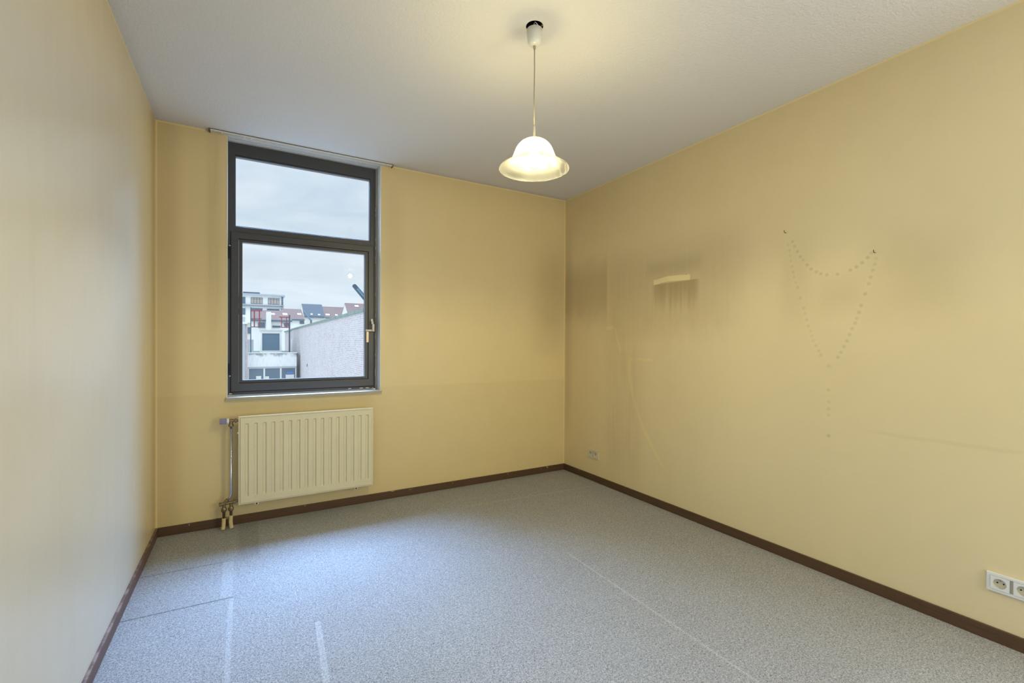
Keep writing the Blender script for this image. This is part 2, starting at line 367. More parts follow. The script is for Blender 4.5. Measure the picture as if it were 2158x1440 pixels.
# ------------------------------------------------------------------ mesh helper
class MB:
    def __init__(s): s.bm = bmesh.new()
    def poly(s, pts):
        vs = [s.bm.verts.new(p) for p in pts]; return s.bm.faces.new(vs)
    def box(s, x0, x1, y0, y1, z0, z1):
        if x0 > x1: x0, x1 = x1, x0
        if y0 > y1: y0, y1 = y1, y0
        if z0 > z1: z0, z1 = z1, z0
        v = [s.bm.verts.new((x, y, z)) for x in (x0, x1) for y in (y0, y1) for z in (z0, z1)]
        for f in ((0,1,3,2),(4,6,7,5),(0,4,5,1),(2,3,7,6),(0,2,6,4),(1,5,7,3)):
            s.bm.faces.new([v[i] for i in f])
        return s
    def prism(s, pts, d):              # closed outline extruded along vector d
        d = Vector(d); a = [s.bm.verts.new(p) for p in pts]; b = [s.bm.verts.new(Vector(p)+d) for p in pts]
        s.bm.faces.new(a); s.bm.faces.new(b[::-1]); n = len(a)
        for i in range(n): s.bm.faces.new((a[i], b[i], b[(i+1) % n], a[(i+1) % n]))
        return s
    def lathe(s, c, prof, seg=32, axis=(0,0,1), close=False):
        c = Vector(c); ax = Vector(axis).normalized(); q = Vector((0,0,1)).rotation_difference(ax)
        rings = []
        for r, h in prof:
            if r < 1e-6: rings.append([s.bm.verts.new(c + q @ Vector((0,0,h)))])
            else: rings.append([s.bm.verts.new(c + q @ Vector((r*math.cos(2*math.pi*i/seg), r*math.sin(2*math.pi*i/seg), h))) for i in range(seg)])
        pairs = list(zip(rings, rings[1:])) + ([(rings[-1], rings[0])] if close else [])
        for a, b in pairs:
            for i in range(seg):
                j = (i+1) % seg
                if len(a) == 1 and len(b) == 1: continue
                if len(a) == 1: s.bm.faces.new((a[0], b[j], b[i]))
                elif len(b) == 1: s.bm.faces.new((a[i], a[j], b[0]))
                else: s.bm.faces.new((a[i], a[j], b[j], b[i]))
        return s
    def cyl(s, a, b, r, seg=16, r2=None):
        a = Vector(a); b = Vector(b); L = (b-a).length
        return s.lathe(a, [(0, 0), (r, 0), (r if r2 is None else r2, L), (0, L)], seg, b-a)
    def tube(s, pts, r, seg=12):
        pts = [Vector(p) for p in pts]; rings = []
        up = Vector((0, 0, 1))
        t0 = (pts[1]-pts[0]).normalized(); nrm = t0.orthogonal().normalized()
        for i, p in enumerate(pts):
            t = ((pts[i+1]-p) if i == 0 else (p-pts[i-1]) if i == len(pts)-1 else (pts[i+1]-pts[i-1])).normalized()
            nrm = (nrm - t*nrm.dot(t)).normalized(); bn = t.cross(nrm)
            rings.append([s.bm.verts.new(p + r*(math.cos(2*math.pi*k/seg)*nrm + math.sin(2*math.pi*k/seg)*bn)) for k in range(seg)])
        for a, b in zip(rings, rings[1:]):
            for k in range(seg): s.bm.faces.new((a[k], a[(k+1) % seg], b[(k+1) % seg], b[k]))
        s.bm.faces.new(rings[0][::-1]); s.bm.faces.new(rings[-1]); return s
    def ball(s, c, r, n=12, sz=1.0):
        return s.lathe(c, [(r*math.sin(math.pi*i/n), -r*sz*math.cos(math.pi*i/n)) for i in range(n+1)], 24)
    def build(s, name, mat, parent=None, bevel=0.0, smooth=False, solid=0.0, seg=2):
        bmesh.ops.recalc_face_normals(s.bm, faces=s.bm.faces)
        me = bpy.data.meshes.new(name)
        off = WLOC.get(parent.name, Vector()) if parent else Vector()
        if parent: bmesh.ops.translate(s.bm, verts=s.bm.verts, vec=-off)
        s.bm.to_mesh(me); s.bm.free()
        o = bpy.data.objects.new(name, me); C.objects.link(o)
        if isinstance(mat, (list, tuple)):
            for q in mat: me.materials.append(q)
        else: me.materials.append(mat)
        if parent: o.parent = parent; WLOC[o.name] = off
        if smooth:
            for p in me.polygons: p.use_smooth = True
        if solid:
            md = o.modifiers.new('thickness', 'SOLIDIFY'); md.thickness = solid; md.offset = 0
        if bevel:
            md = o.modifiers.new('bevel', 'BEVEL'); md.width = bevel; md.segments = seg; md.limit_method = 'ANGLE'; md.angle_limit = math.radians(40)
        if smooth == 'auto' or bevel:
            for p in me.polygons: p.use_smooth = True
            md = o.modifiers.new('wn', 'WEIGHTED_NORMAL'); md.keep_sharp = True
        return o
WLOC = {}
def tag(o, label=None, cat=None, group=None, kind=None):
    if label: o['label'] = label
    if cat: o['category'] = cat
    if group: o['group'] = group
    if kind: o['kind'] = kind
    return o
def thing(name, loc, label=None, cat=None, group=None, kind=None):
    o = bpy.data.objects.new(name, None); o.empty_display_size = 0.05; o.location = loc; C.objects.link(o)
    WLOC[o.name] = Vector(loc); return tag(o, label, cat, group, kind)
def ring(mb, a0, a1, b0, b1, i0, i1, j0, j1, y0, y1, side=False):
    """rectangular frame in the x-z plane (or y-z with side=True), mitred, one closed surface"""
    O = [(a0, b0), (a1, b0), (a1, b1), (a0, b1)]; I = [(i0, j0), (i1, j0), (i1, j1), (i0, j1)]
    P = (lambda p, d: (d, p[0], p[1])) if side else (lambda p, d: (p[0], d, p[1]))
    V = [[mb.bm.verts.new(P(p, d)) for p in L] for L in (O, I) for d in (y0, y1)]   # O0 O1 I0 I1
    for k in range(4):
        j = (k+1) % 4
        for A, B in ((0, 2), (1, 3), (0, 1), (2, 3)): mb.bm.faces.new((V[A][k], V[A][j], V[B][j], V[B][k]))
def struct(name, mb, mat, label=None, cat=None, **k):
    return tag(mb.build(name, mat, **k), label, cat, kind='structure')

# ------------------------------------------------------------------ room shell
W, H, RY = 3.27774, 2.7, -5.0
WX0, WX1, WZ0 = -2.886, -1.836, 0.884          # window opening
struct('floor', MB().box(-W-0.3, 0.3, RY-0.3, 0.30, -0.2, 0), MAT['carpet'], 'speckled grey fitted carpet with pressed furniture lines', 'floor')
struct('wall_back', MB().box(-W-0.3, WX0, 0, 0.30, 0, H).box(WX1, 0.3, 0, 0.30, 0, H).box(WX0, WX1, 0, 0.30, 0, WZ0-0.022),
       MAT['wall_back'], 'smoke-stained yellow wall around the window', 'wall')
struct('wall_left', MB().box(-W-0.3, -W, -3.08, 0, 0, H).box(-W-0.3, -W, RY-0.3, -4.92, 0, H).box(-W-0.3, -W, -4.92, -3.08, 0, 0.28).box(-W-0.3, -W, -4.92, -3.08, 2.42, H), MAT['wall_left'], 'pale yellow side wall left of the window', 'wall')  # opening behind the camera added for the left fill lamp
mb = MB()
ya, yb, za, zb = -2.72, -2.10, 0.70, 2.02
for (y0, y1, z0, z1) in ((RY-0.3, -4.92, 0, H), (-4.92, -3.58, 0, 0.28), (-4.92, -3.58, 2.42, H), (-3.58, ya, 0, H), (yb, 0, 0, H), (ya, yb, 0, za), (ya, yb, zb, H)): mb.box(0, 0.3, y0, y1, z0, z1)  # opening behind the camera added for the right fill lamp
n0 = len(mb.bm.faces); mb.box(0, 0.3, ya, yb, za, zb); mb.bm.faces.ensure_lookup_table()
for f in mb.bm.faces[n0:]: f.material_index = 1
struct('wall_right', mb, [MAT['wall_right'], MAT['rosary']], 'yellow wall with the sooty print of a rosary', 'wall')
# rear wall, behind the camera, its wide unseen opening added for fill light
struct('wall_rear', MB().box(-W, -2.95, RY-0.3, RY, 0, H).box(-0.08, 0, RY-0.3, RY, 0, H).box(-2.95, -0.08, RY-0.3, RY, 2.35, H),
       MAT['wall_left'], 'yellow wall behind the room with a wide opening added for light', 'wall')
# ceiling with a round box hole over the lamp
LX, LY = -1.648, -1.970
mb = MB(); R_ = 0.039; n = 32; hs = 0.1
circ = [(LX + R_*math.cos(2*math.pi*i/n), LY + R_*math.sin(2*math.pi*i/n)) for i in range(n)]
def sq(a):
    c, s = math.cos(a), math.sin(a); k = hs/max(abs(c), abs(s)); return (LX + c*k, LY + s*k)
sqr = [sq(2*math.pi*i/n) for i in range(n)]
for i in range(n):
    j = (i+1) % n
    mb.poly([(*circ[i], H), (*circ[j], H), (*sqr[j], H), (*sqr[i], H)])
    mb.poly([(*circ[i], H), (*circ[j], H), (*circ[j], H+0.05), (*circ[i], H+0.05)])
x0, x1, y0, y1 = -W-0.3, 0.3, RY-0.3, 0.30
for a, b_, c_, d_ in ((x0, LX-hs, y0, y1), (LX+hs, x1, y0, y1), (LX-hs, LX+hs, y0, LY-hs), (LX-hs, LX+hs, LY+hs, y1)):
    mb.poly([(a, c_, H), (b_, c_, H), (b_, d_, H), (a, d_, H)])
mb.box(x0, x1, y0, y1, H+0.05, H+0.2)
for a, b_, c_, d_ in ((x0, x0+.01, y0, y1), (x1-.01, x1, y0, y1), (x0, x1, y0, y0+.01), (x0, x1, y1-.01, y1)): mb.box(a, b_, c_, d_, H, H+.06)
struct('ceiling', mb, MAT['ceiling'], 'grey white ceiling with rough spatter plaster', 'ceiling')
# skirting
BH, BT = 0.0593, 0.012
def skirt(name, mb, mat, lab): struct(name, mb, mat, lab, 'baseboard', bevel=0.002)
skirt('baseboard_back', MB().box(-W+BT, -BT, -BT, 0, 0, BH), MAT['wood'], 'dark brown skirting under the window wall')
skirt('baseboard_right', MB().box(-BT, 0, RY, 0, 0, BH), MAT['wood'], 'dark brown skirting along the right wall')
skirt('baseboard_left', MB().box(-W, -W+BT, RY, 0, 0, BH), MAT['wood_left'], 'worn reddish brown skirting along the left wall')
# reveal lining
struct('trim_1', MB().box(WX1-0.003, WX1, -0.002, 0.16, WZ0, H), MAT['white_trim'], 'white painted reveal right of the window', 'trim')
struct('trim_2', MB().box(WX0, WX0+0.003, -0.002, 0.16, WZ0, H), MAT['white_trim'], 'white painted reveal left of the window', 'trim')

# ------------------------------------------------------------------ window
win = thing('window_1', (-2.36, 0.12, WZ0), 'tall dark-framed window with fixed top light over a casement', 'window', kind='structure')
FY = 0.10                              # inner face of the fixed frame
fx0, fx1, fz0, fz1 = -2.882, -1.853, 0.890, 2.684
ux0, ux1, uz0, uz1 = -2.836, -1.899, 2.100, 2.592
mb = MB(); ring(mb, fx0, fx1, fz0, fz1, ux0-0.004, ux1+0.004, 0.945, uz1+0.012, FY, 0.17)
mb.build('window_frame', MAT['alu'], win, bevel=0.0015)
MB().box(ux0-0.004, ux1+0.004, FY-0.002, 0.17, 2.02, 2.092).build('transom', MAT['alu'], win, bevel=0.0015)
mb = MB(); ring(mb, ux0-0.004, ux1+0.004, 2.092, uz1+0.012, ux0, ux1, uz0, uz1, 0.112, 0.15)
mb.build('glazing_bead', MAT['alu'], win, bevel=0.001)
g = MB().box(ux0-0.002, ux1+0.002, 0.136, 0.138, uz0-0.002, uz1+0.002).build('glass_pane', MAT['glass'], win)
sx0, sx1, sz0, sz1 = -2.864, -1.872, 0.914, 2.050
bx0, bx1, bz0, bz1 = -2.817, -1.912, 0.972, 2.005
gx0, gx1, gz0, gz1 = -2.794, -1.937, 0.994, 1.983
mb = MB(); ring(mb, sx0, sx1, sz0, sz1, bx0, bx1, bz0, bz1, 0.086, 0.15)
sash = mb.build('casement_sash', MAT['alu'], win, bevel=0.002)
mb = MB(); ring(mb, bx0+0.001, bx1-0.001, bz0+0.001, bz1-0.001, gx0, gx1, gz0, gz1, 0.096, 0.145)
mb.build('casement_bead', MAT['alu'], win, bevel=0.002)
MB().box(gx0-0.002, gx1+0.002, 0.132, 0.134, gz0-0.002, gz1+0.002).build('glass_pane', MAT['glass'], win)
mb = MB(); ring(mb, sx0-0.004, sx1+0.004, sz0-0.006, sz1+0.003, sx0+0.001, sx1-0.001, sz0+0.001, sz1-0.001, 0.098, 0.101)
mb.build('rubber_seal', MAT['seal'], win)
mb = MB(); mb.box(fx1, WX1-0.003, 0.098, 0.11, WZ0, H-0.012); mb.box(WX0+0.001, fx0, 0.099, 0.11, WZ0, H-0.012)
for k in range(16):                    # crumbling sealant along the joint
    z = random.uniform(WZ0+0.02, 2.66); mb.box(fx1-0.004, fx1+0.006, random.uniform(0.091, 0.095), 0.101, z, z+random.uniform(0.01, 0.05))
mb.build('sealant', MAT['silicone'], win, bevel=0.002)
mb = MB()
for k in range(7):
    xx = random.choice((-2.86, -2.80, -2.62, -2.05, -1.98, -1.93, -1.90)) + random.uniform(-0.02, 0.02)
    mb.box(xx, xx+random.uniform(0.008, 0.03), 0.083, 0.1, 0.897, 0.903)
mb.build('plaster_splash', MAT['old_white'], win, bevel=0.001)
# handle: square rose, crank and gold grip
hd = MB().box(-1.897, -1.877, 0.074, 0.086, 1.36, 1.46).box(-1.896, -1.878, 0.052, 0.078, 1.415, 1.438).build('handle_plate', MAT['steel'], win, bevel=0.002)
mb = MB(); mb.box(-1.892, -1.872, 0.046, 0.060, 1.356, 1.418); mb.box(-1.942, -1.8921, 0.046, 0.060, 1.356, 1.373)
hh = mb.build('window_handle', MAT['steel'], win, bevel=0.002); hh['label'] = 'cranked steel window handle'
gg = MB().box(-1.937, -1.919, 0.040, 0.056, 1.268, 1.356).build('handle_grip', MAT['gold'], hh, bevel=0.004); gg['label'] = 'worn golden grip'
for z0 in (1.03, 1.86):
    MB().cyl((-2.871, 0.086, z0), (-2.871, 0.086, z0+0.085), 0.0065, 14).build('hinge', MAT['seal'], win, smooth=False)
    MB().ball((-2.871, 0.084, z0 + (0.088 if z0 > 1.5 else -0.003)), 0.006).build('hinge_cap', MAT['screw'], win, smooth=True)
# sill
mb = MB().box(WX0, WX1, 0, 0.16, WZ0-0.022, WZ0).box(-2.889, -1.831, -0.024, 0, WZ0-0.022, WZ0-0.0)
mb.build('window_sill', MAT['sill'], win, bevel=0.001)
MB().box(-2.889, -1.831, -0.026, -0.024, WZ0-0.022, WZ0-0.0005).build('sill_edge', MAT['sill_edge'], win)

# curtain rails: one on the room ceiling, one in the recess
def rail(x0, x1, y0, y1, lab, glide):
    r = thing('curtain_rail', ((x0+x1)/2, (y0+y1)/2, H), lab, 'curtain rail')
    w_ = (y1-y0); t = H-0.012
    mb = MB(); mb.box(x0, x1, y0, y0+0.010, t, H); mb.box(x0, x1, y1-0.010, y1, t, H); mb.box(x0, x1, y0+0.0145, y1-0.0145, t+0.001, H)
    mb.box(x0, x1, y0, y1, H-0.004, H)
    mb.build('rail_profile', MAT['old_white'], r, bevel=0.001)
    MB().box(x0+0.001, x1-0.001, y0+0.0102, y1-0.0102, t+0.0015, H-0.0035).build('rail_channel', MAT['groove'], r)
    MB().box(x0, x1, y0-0.003, y0, H-0.004, H).build('shadow_strip', MAT['groove'], r)  # dark strip added as the shadow gap beside the rail
    for k, gx in enumerate(glide):
        MB().box(gx-0.004, gx+0.004, y0+0.009, y0+0.015, t-0.006, t+0.002).build('glider', MAT['old_white'], r, bevel=0.001)
    return r
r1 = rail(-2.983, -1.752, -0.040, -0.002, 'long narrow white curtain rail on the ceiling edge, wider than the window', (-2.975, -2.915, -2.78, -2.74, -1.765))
MB().box(-2.990, -2.980, -0.042, -0.001, H-0.016, H).build('end_cap', MAT['groove'], r1, bevel=0.001)
MB().box(-1.755, -1.748, -0.042, -0.001, H-0.018, H).build('end_cap', MAT['groove'], r1, bevel=0.001)
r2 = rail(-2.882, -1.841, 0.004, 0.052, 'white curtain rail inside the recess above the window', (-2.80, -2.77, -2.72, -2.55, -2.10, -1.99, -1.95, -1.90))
mb = MB(); mb.box(-2.882, -1.841, 0.056, 0.16, H-0.010, H); mb.build('trim_3', MAT['white_trim'], None, bevel=0.001)
tag(bpy.data.objects['trim_3'], 'white board over the window head', 'trim', kind='structure')

# ------------------------------------------------------------------ radiator
rad = thing('radiator', (-2.367, 0, 0.155), 'cream panel radiator with vertical flutes below the window', 'radiator')
rx0, rx1, rz0, rz1, ry = -2.817, -1.916, 0.158, 0.762, -0.110
def flute_panel(yf):
    mb = MB(); NX, NF = 0, 16
    xs = []; m0, m1 = rx0+0.040, rx1-0.036; pitch = (m1-m0)/(NF-0.58)
    xs = [(rx0+0.012, 0)]
    for k in range(NF):
        a = m0 + k*pitch; xs += [(a-0.002, 0), (a+0.0035, 1), (a+0.0165, 1), (a+0.022, 0)]
    xs += [(rx1-0.012, 0)]
    z0, z1 = rz0+0.052, rz1-0.050
    zs = [(rz0+0.012, 0), (z0, 0), (z0+0.010, 1), (z1-0.007, 1), (z1, 0), (rz1-0.012, 0)]
    grid = [[mb.bm.verts.new((x, yf + 0.0105*a*b, z)) for z, b in zs] for x, a in xs]
    for i in range(len(xs)-1):
        for j in range(len(zs)-1): mb.bm.faces.new((grid[i][j], grid[i+1][j], grid[i+1][j+1], grid[i][j+1]))
    return mb
mb = flute_panel(ry+0.001); mb.build('front_panel', MAT['rad'], rad)
mb = MB(); ring(mb, rx0, rx1, rz0, rz1, rx0+0.0125, rx1-0.0125, rz0+0.0125, rz1-0.0125, ry+0.007, ry+0.018)
mb.build('panel_rim', MAT['rad'], rad, bevel=0.003)
mb = MB(); ring(mb, rx0+0.0125, rx1-0.0125, rz0+0.0125, rz1-0.0125, rx0+0.017, rx1-0.017, rz0+0.017, rz1-0.017, ry, ry+0.016)
mb.build('panel_edge', MAT['rad'], rad, bevel=0.001)
MB().box(rx0+0.02, rx1-0.02, ry+0.012, ry+0.030, rz0+0.02, rz1-0.02).build('water_channel', MAT['rad'], rad)
mb = MB()
for k in range(30):
    x = rx0+0.05 + k*(rx1-rx0-0.1)/29; mb.box(x-0.0008, x+0.0008, ry+0.030, -0.040, rz0+0.06, rz1-0.05)
mb.build('convector_fins', MAT['rad'], rad)
MB().box(rx0+0.03, rx1-0.03, -0.040, -0.028, rz0+0.01, rz1-0.01).build('back_panel', MAT['rad'], rad, bevel=0.003)
for x in (-2.707, -2.043):
    br = MB().box(x-0.013, x+0.013, -0.098, -0.001, rz0-0.014, rz0+0.010).build('wall_bracket', MAT['rad'], rad, bevel=0.003)
    MB().cyl((x, -0.0995, rz0-0.006), (x, -0.0975, rz0-0.006), 0.0048, 12).build('bracket_hole', MAT['hole'], br)
for x, z in ((-2.819, 0.650), (-1.914, 0.642)):
    MB().ball((x, -0.098, z), 0.0065).build('side_plug', MAT['rad'], rad, smooth=True)

vp = thing('radiator_valve', (-2.865, 0, 0), 'brass radiator valve with lilac grey knob and pipes to the floor', 'valve')
VY = -0.080; VZ = 0.733; PX = -2.859
prof = [(0, 0)] ; mbk = MB(); N = 36
r1_, r2_ = 0.0195, 0.0180
rings = []
for h in (0.0, 0.003, 0.036, 0.041):
    rr = []
    for i in range(N*2):
        a = math.pi*i/N; rad_ = (0.0205 if i % 4 < 2 else 0.0185)*(0.93 if h in (0.0, 0.041) else 1)
        rr.append(mbk.bm.verts.new((-2.924+h, VY+rad_*math.cos(a), VZ+rad_*math.sin(a))))
    rings.append(rr)
for a, b_ in zip(rings, rings[1:]):
    for i in range(N*2): mbk.bm.faces.new((a[i], a[(i+1) % (N*2)], b_[(i+1) % (N*2)], b_[i]))
mbk.bm.faces.new(rings[0][::-1]); mbk.bm.faces.new(rings[-1])
k = mbk.build('valve_knob', MAT['lilac'], vp); k['label'] = 'ribbed lilac grey knob'
MB().cyl((-2.883, VY, VZ), (-2.870, VY, VZ), 0.0185, 24).build('knob_collar', MAT['white_pl'], vp, bevel=0.001)
mb = MB(); mb.cyl((-2.870, VY, VZ), (-2.845, VY, VZ), 0.0125, 20); mb.cyl((PX, VY, VZ), (PX, VY, VZ-0.022), 0.011, 20)
mb.cyl((-2.845, VY, VZ), (-2.812, VY, VZ), 0.0085, 16)
mb.lathe((-2.838, VY, VZ), [(0, 0), (0.015, 0), (0.015, 0.011), (0, 0.011)], 6, (1, 0, 0))
mb.lathe((PX, VY, VZ-0.020), [(0, 0), (0.0125, 0), (0.0155, -0.006), (0.0155, -0.018), (0.010, -0.020), (0, -0.020)], 6, (0, 0, 1))
mb.build('valve_body', MAT['brass'], vp, bevel=0.001)
pts = [(PX, VY, VZ-0.035), (PX, VY, 0.27), (PX, VY, 0.238), (PX-0.002, VY, 0.226), (PX-0.007, VY, 0.216), (PX-0.022, VY-0.002, 0.195)]
MB().tube(pts, 0.0075, 16).build('riser_pipe', MAT['chrome'], vp, smooth=True)
mb = MB()
mb.cyl((PX-0.020, VY-0.002, 0.204), (PX-0.037, VY-0.002, 0.180), 0.0115, 14)
mb.cyl((-2.926, VY, 0.174), (-2.848, VY, 0.180), 0.0105, 20)
mb.lathe((-2.928, VY, 0.174), [(0, 0), (0.0135, 0), (0.0135, 0.014), (0, 0.014)], 6, (1, 0, 0.08))
mb.lathe((-2.846, VY, 0.181), [(0, 0), (0.0145, 0), (0.0145, 0.014), (0, 0.014)], 6, (1, 0, 0.08))
mb.cyl((-2.834, VY, 0.182), (-2.812, VY, 0.184), 0.009, 16)
for x in (-2.900, PX):
    mb.cyl((x, VY, 0.172), (x, VY, 0.150), 0.010, 16)
    mb.lathe((x, VY, 0.152), [(0, 0), (0.012, 0), (0.0165, -0.008), (0.0165, -0.024), (0.011, -0.032), (0, -0.032)], 8)
mb.build('manifold', MAT['brass'], vp, bevel=0.001)
for x, dx, zt in ((-2.900, 0.004, 0.080), (PX, 0.003, 0.092)):
    fp = MB().cyl((x, VY, 0.125), (x, VY, 0.004), 0.0085, 16).build('floor_pipe', MAT['darkpipe'], vp)
    mb = MB(); pts = [(x, VY, zt), (x-0.001, VY, 0.050), (x-0.001-dx*0.3, VY-0.001, 0.025), (x-0.002-dx, VY-0.004, 0.006)]
    if x == PX: pts = [(x, VY, zt), (x-0.002, VY, 0.050), (x, VY-0.001, 0.025), (x+0.004, VY-0.004, 0.006)]
    sl = mb.tube(pts, 0.0118, 16).build('pipe_sleeve', MAT['sleeve'], fp); sl['label'] = 'cream paint-smeared plastic sleeve'

# ------------------------------------------------------------------ pendant lamp
lamp = thing('pendant_lamp', (LX, LY, H), 'bell-shaped alabaster glass pendant lamp, lit, hanging from the ceiling', 'lamp')
prof = [(0.0, 2.612), (0.010, 2.612), (0.020, 2.6145), (0.027, 2.620), (0.0315, 2.630), (0.0335, 2.645), (0.0355, 2.684), (0.0335, 2.684), (0.0315, 2.645), (0.027, 2.625), (0.0, 2.617)]
MB().lathe((LX, LY, 0), prof, 40).build('ceiling_cup', MAT['cup'], lamp, smooth=True)
MB().lathe((LX, LY, 0), [(0, 2.598), (0.0052, 2.598), (0.006, 2.606), (0.006, 2.614), (0, 2.614)], 16).build('cord_grip', MAT['cord'], lamp, smooth=False)
MB().tube([(LX, LY, 2.605), (LX+0.0006, LY, 2.5), (LX-0.0010, LY, 2.38), (LX, LY, 2.24)], 0.0026, 10).build('cord', MAT['cord'], lamp, smooth=True)
MB().lathe((LX, LY, 0), [(0, 2.252), (0.0035, 2.252), (0.0048, 2.245), (0.0062, 2.202), (0.0062, 2.197), (0, 2.197)], 20).build('cord_sleeve', MAT['cream_pl'], lamp, smooth=False)
mb = MB().lathe((LX, LY, 0), [(0, 2.200), (0.010, 2.199), (0.024, 2.194), (0.029, 2.188), (0.020, 2.180), (0.019, 2.148), (0, 2.146)], 28)
hold = mb.build('lamp_holder', MAT['holder'], lamp, smooth=True)
prof = [(0.020, 2.1885), (0.034, 2.1870), (0.048, 2.1825), (0.061, 2.1745), (0.073, 2.162), (0.082, 2.148), (0.0885, 2.132), (0.0945, 2.117),
        (0.101, 2.103), (0.110, 2.091), (0.1225, 2.081), (0.136, 2.0735), (0.148, 2.067), (0.1555, 2.061), (0.1580, 2.055)]
sh = MB().lathe((LX, LY, 0), prof, 72).build('lamp_shade', MAT['shade'], lamp, smooth=True)
BZ = 2.094
mb = MB().lathe((LX, LY, 0), [(0.011, 2.148), (0.013, 2.137), (0.018, 2.128), (0.0255, 2.114), (0.0295, 2.098), (0.0295, 2.086), (0.0265, 2.074), (0.020, 2.064), (0.010, 2.058), (0, 2.057)], 32)
bulb = mb.build('light_bulb', MAT['bulb_glass'], lamp, smooth=True)
mb = MB()
for k in range(4):
    a = k*math.pi/2+0.4; mb.cyl((LX+0.0065*math.cos(a), LY+0.0065*math.sin(a), 2.076), (LX+0.005*math.cos(a+.7), LY+0.005*math.sin(a+.7), 2.124), 0.0036, 8)
mb.build('filament', MAT['filament'], bulb)
ld = bpy.data.lights.new('bulb_light', 'POINT'); ld.energy = LAMP_W; ld.color = (1.0, 0.88, 0.42); ld.shadow_soft_size = 0.022
lo = bpy.data.objects.new('bulb_light', ld); lo.location = (LX, LY, BZ); C.objects.link(lo)
# terminals and wire ends in the open ceiling box
MB().lathe((LX, LY, 0), [(0.0388, H), (0.0388, H+0.045), (0, H+0.045)], 32).build('junction_box', MAT['hole'], lamp, solid=0.0004)
for a, s_, bnd in ((1.9, 0.016, 0.010), (2.5, 0.020, -0.012), (0.9, 0.014, 0.012), (0.2, 0.022, -0.008)):
    cx, cy = LX + math.cos(a)*0.004, LY + math.sin(a)*0.004
    pts = [(cx + (k/6-0.5)*s_*math.cos(a+1.2) + bnd*math.sin(math.pi*k/6)*math.cos(a), cy - 0.016 + (k/6-0.5)*s_*math.sin(a+1.2) + bnd*math.sin(math.pi*k/6)*math.sin(a), 2.676 + 0.030*k/6) for k in range(7)]
    MB().tube(pts, 0.0016, 8).build('wire', MAT['white_pl'], lamp, smooth=True)
MB().box(LX+0.020, LX+0.030, LY-0.026, LY-0.016, 2.698, 2.710).build('wire_connector', MAT['brass'], lamp, bevel=0.002)

# ------------------------------------------------------------------ sockets
def make_socket(loc, lab, well_mat, pm):
    """double outlet on the right wall, face towards -x; local: y across, z up"""
    t = thing('double_socket', loc, lab, 'wall socket')
    lx, ly, lz = loc
    mb = MB(); ring2 = []
    wd, ht, th = 0.1525, 0.080, 0.010
    x0 = lx-th
    ring(mb, ly-wd/2, ly+wd/2, lz-ht/2, lz+ht/2, ly-wd/2+0.0125, ly+wd/2-0.0125, lz-ht/2+0.0125, lz+ht/2-0.0125, lx-th, lx, True)
    mb.build('cover_frame', pm, t, bevel=0.002)
    MB().box(lx-0.0003, lx, ly-wd/2+0.012, ly+wd/2-0.012, lz-ht/2+0.012, lz+ht/2-0.012).build('mounting_plate', well_mat, t)
    for s in (-1, 1):
        cy = ly + s*0.0345; R0 = 0.0205; hs_ = 0.0288; xf = lx-0.0125; n = 32
        hz = 0.0270
        mb = MB()
        ca = math.atan2(hz, hs_); angs = sorted([2*math.pi*i/n for i in range(n)] + [ca, math.pi-ca, math.pi+ca, 2*math.pi-ca]); n = len(angs)
        ci = [(cy + R0*math.cos(a), lz + R0*math.sin(a)) for a in angs]
        def sqp(a):
            c, q = math.cos(a), math.sin(a); kk = min(hs_/max(abs(c), 1e-9), hz/max(abs(q), 1e-9)); return (cy + c*kk, lz + q*kk)
        so = [sqp(a) for a in angs]
        for i in range(n):
            j = (i+1) % n
            mb.poly([(xf, *ci[i]), (xf, *ci[j]), (xf, *so[j]), (xf, *so[i])])
            mb.poly([(xf, *so[i]), (xf, *so[j]), (lx-0.002, *so[j]), (lx-0.002, *so[i])])
        ins = mb.build('socket_insert', pm, t)
        MB().lathe((lx, cy, lz), [(R0, 0.0125), (R0-0.001, 0.0005), (0, 0.0005)], 32, (-1, 0, 0)).build('socket_well', well_mat, ins, smooth=False)
        for dy in (-0.0095, 0.0095):
            MB().cyl((lx-0.0012, cy+dy, lz), (lx-0.0004, cy+dy, lz), 0.0029, 12).build('pin_hole', MAT['hole'], ins)
        MB().cyl((lx-0.0005, cy, lz+0.0100), (lx-0.0095, cy, lz+0.0100), 0.0024, 12).build('earth_pin', MAT['screw'], ins)
    return t
make_socket((0, -0.4545, 0.2475), 'small yellowed double wall socket near the far right corner', MAT['cup_pl'], MAT['aged_pl'])
make_socket((0, -3.1205, 0.2545), 'white double wall socket at the right edge, above the skirting', MAT['cup_pl'], MAT['white_pl'])

# ------------------------------------------------------------------ hooks, screws
def hook(y, z, lab):
    pts = [(0.0, y, z), (-0.010, y, z), (-0.016, y, z-0.001), (-0.0185, y+0.0005, z+0.004), (-0.019, y+0.001, z+0.013)]
    o = MB().tube(pts, 0.0016, 10).build('wall_hook', MAT['blackmetal'], smooth=True)
    tag(o, lab, 'hook', 'hooks that held the rosary')
hook(-2.179, 1.930, 'dark bent hook at the upper left end of the rosary print')
hook(-2.627, 1.737, 'dark bent hook at the right end of the rosary print')
def screw(y, z, lab):
    o = MB().lathe((0, y, z), [(0.0022, 0), (0.0022, 0.006), (0.0042, 0.008), (0.0036, 0.0105), (0.0, 0.0115)], 14, (-1, 0, 0)).build('screw', MAT['screw'], smooth=True)
    tag(o, lab, 'screw', 'screws in the paint patch')
screw(-1.241, 1.735, 'lower left screw in the pale patch on the right wall')
screw(-1.472, 1.774, 'upper right screw in the pale patch on the right wall')
o = MB().lathe((-0.942, 0, 1.772), [(0.0015, 0), (0.0015, 0.006), (0.004, 0.0065), (0.003, 0.008), (0, 0.0085)], 12, (0, -1, 0)).build('nail', MAT['screw'], smooth=True)
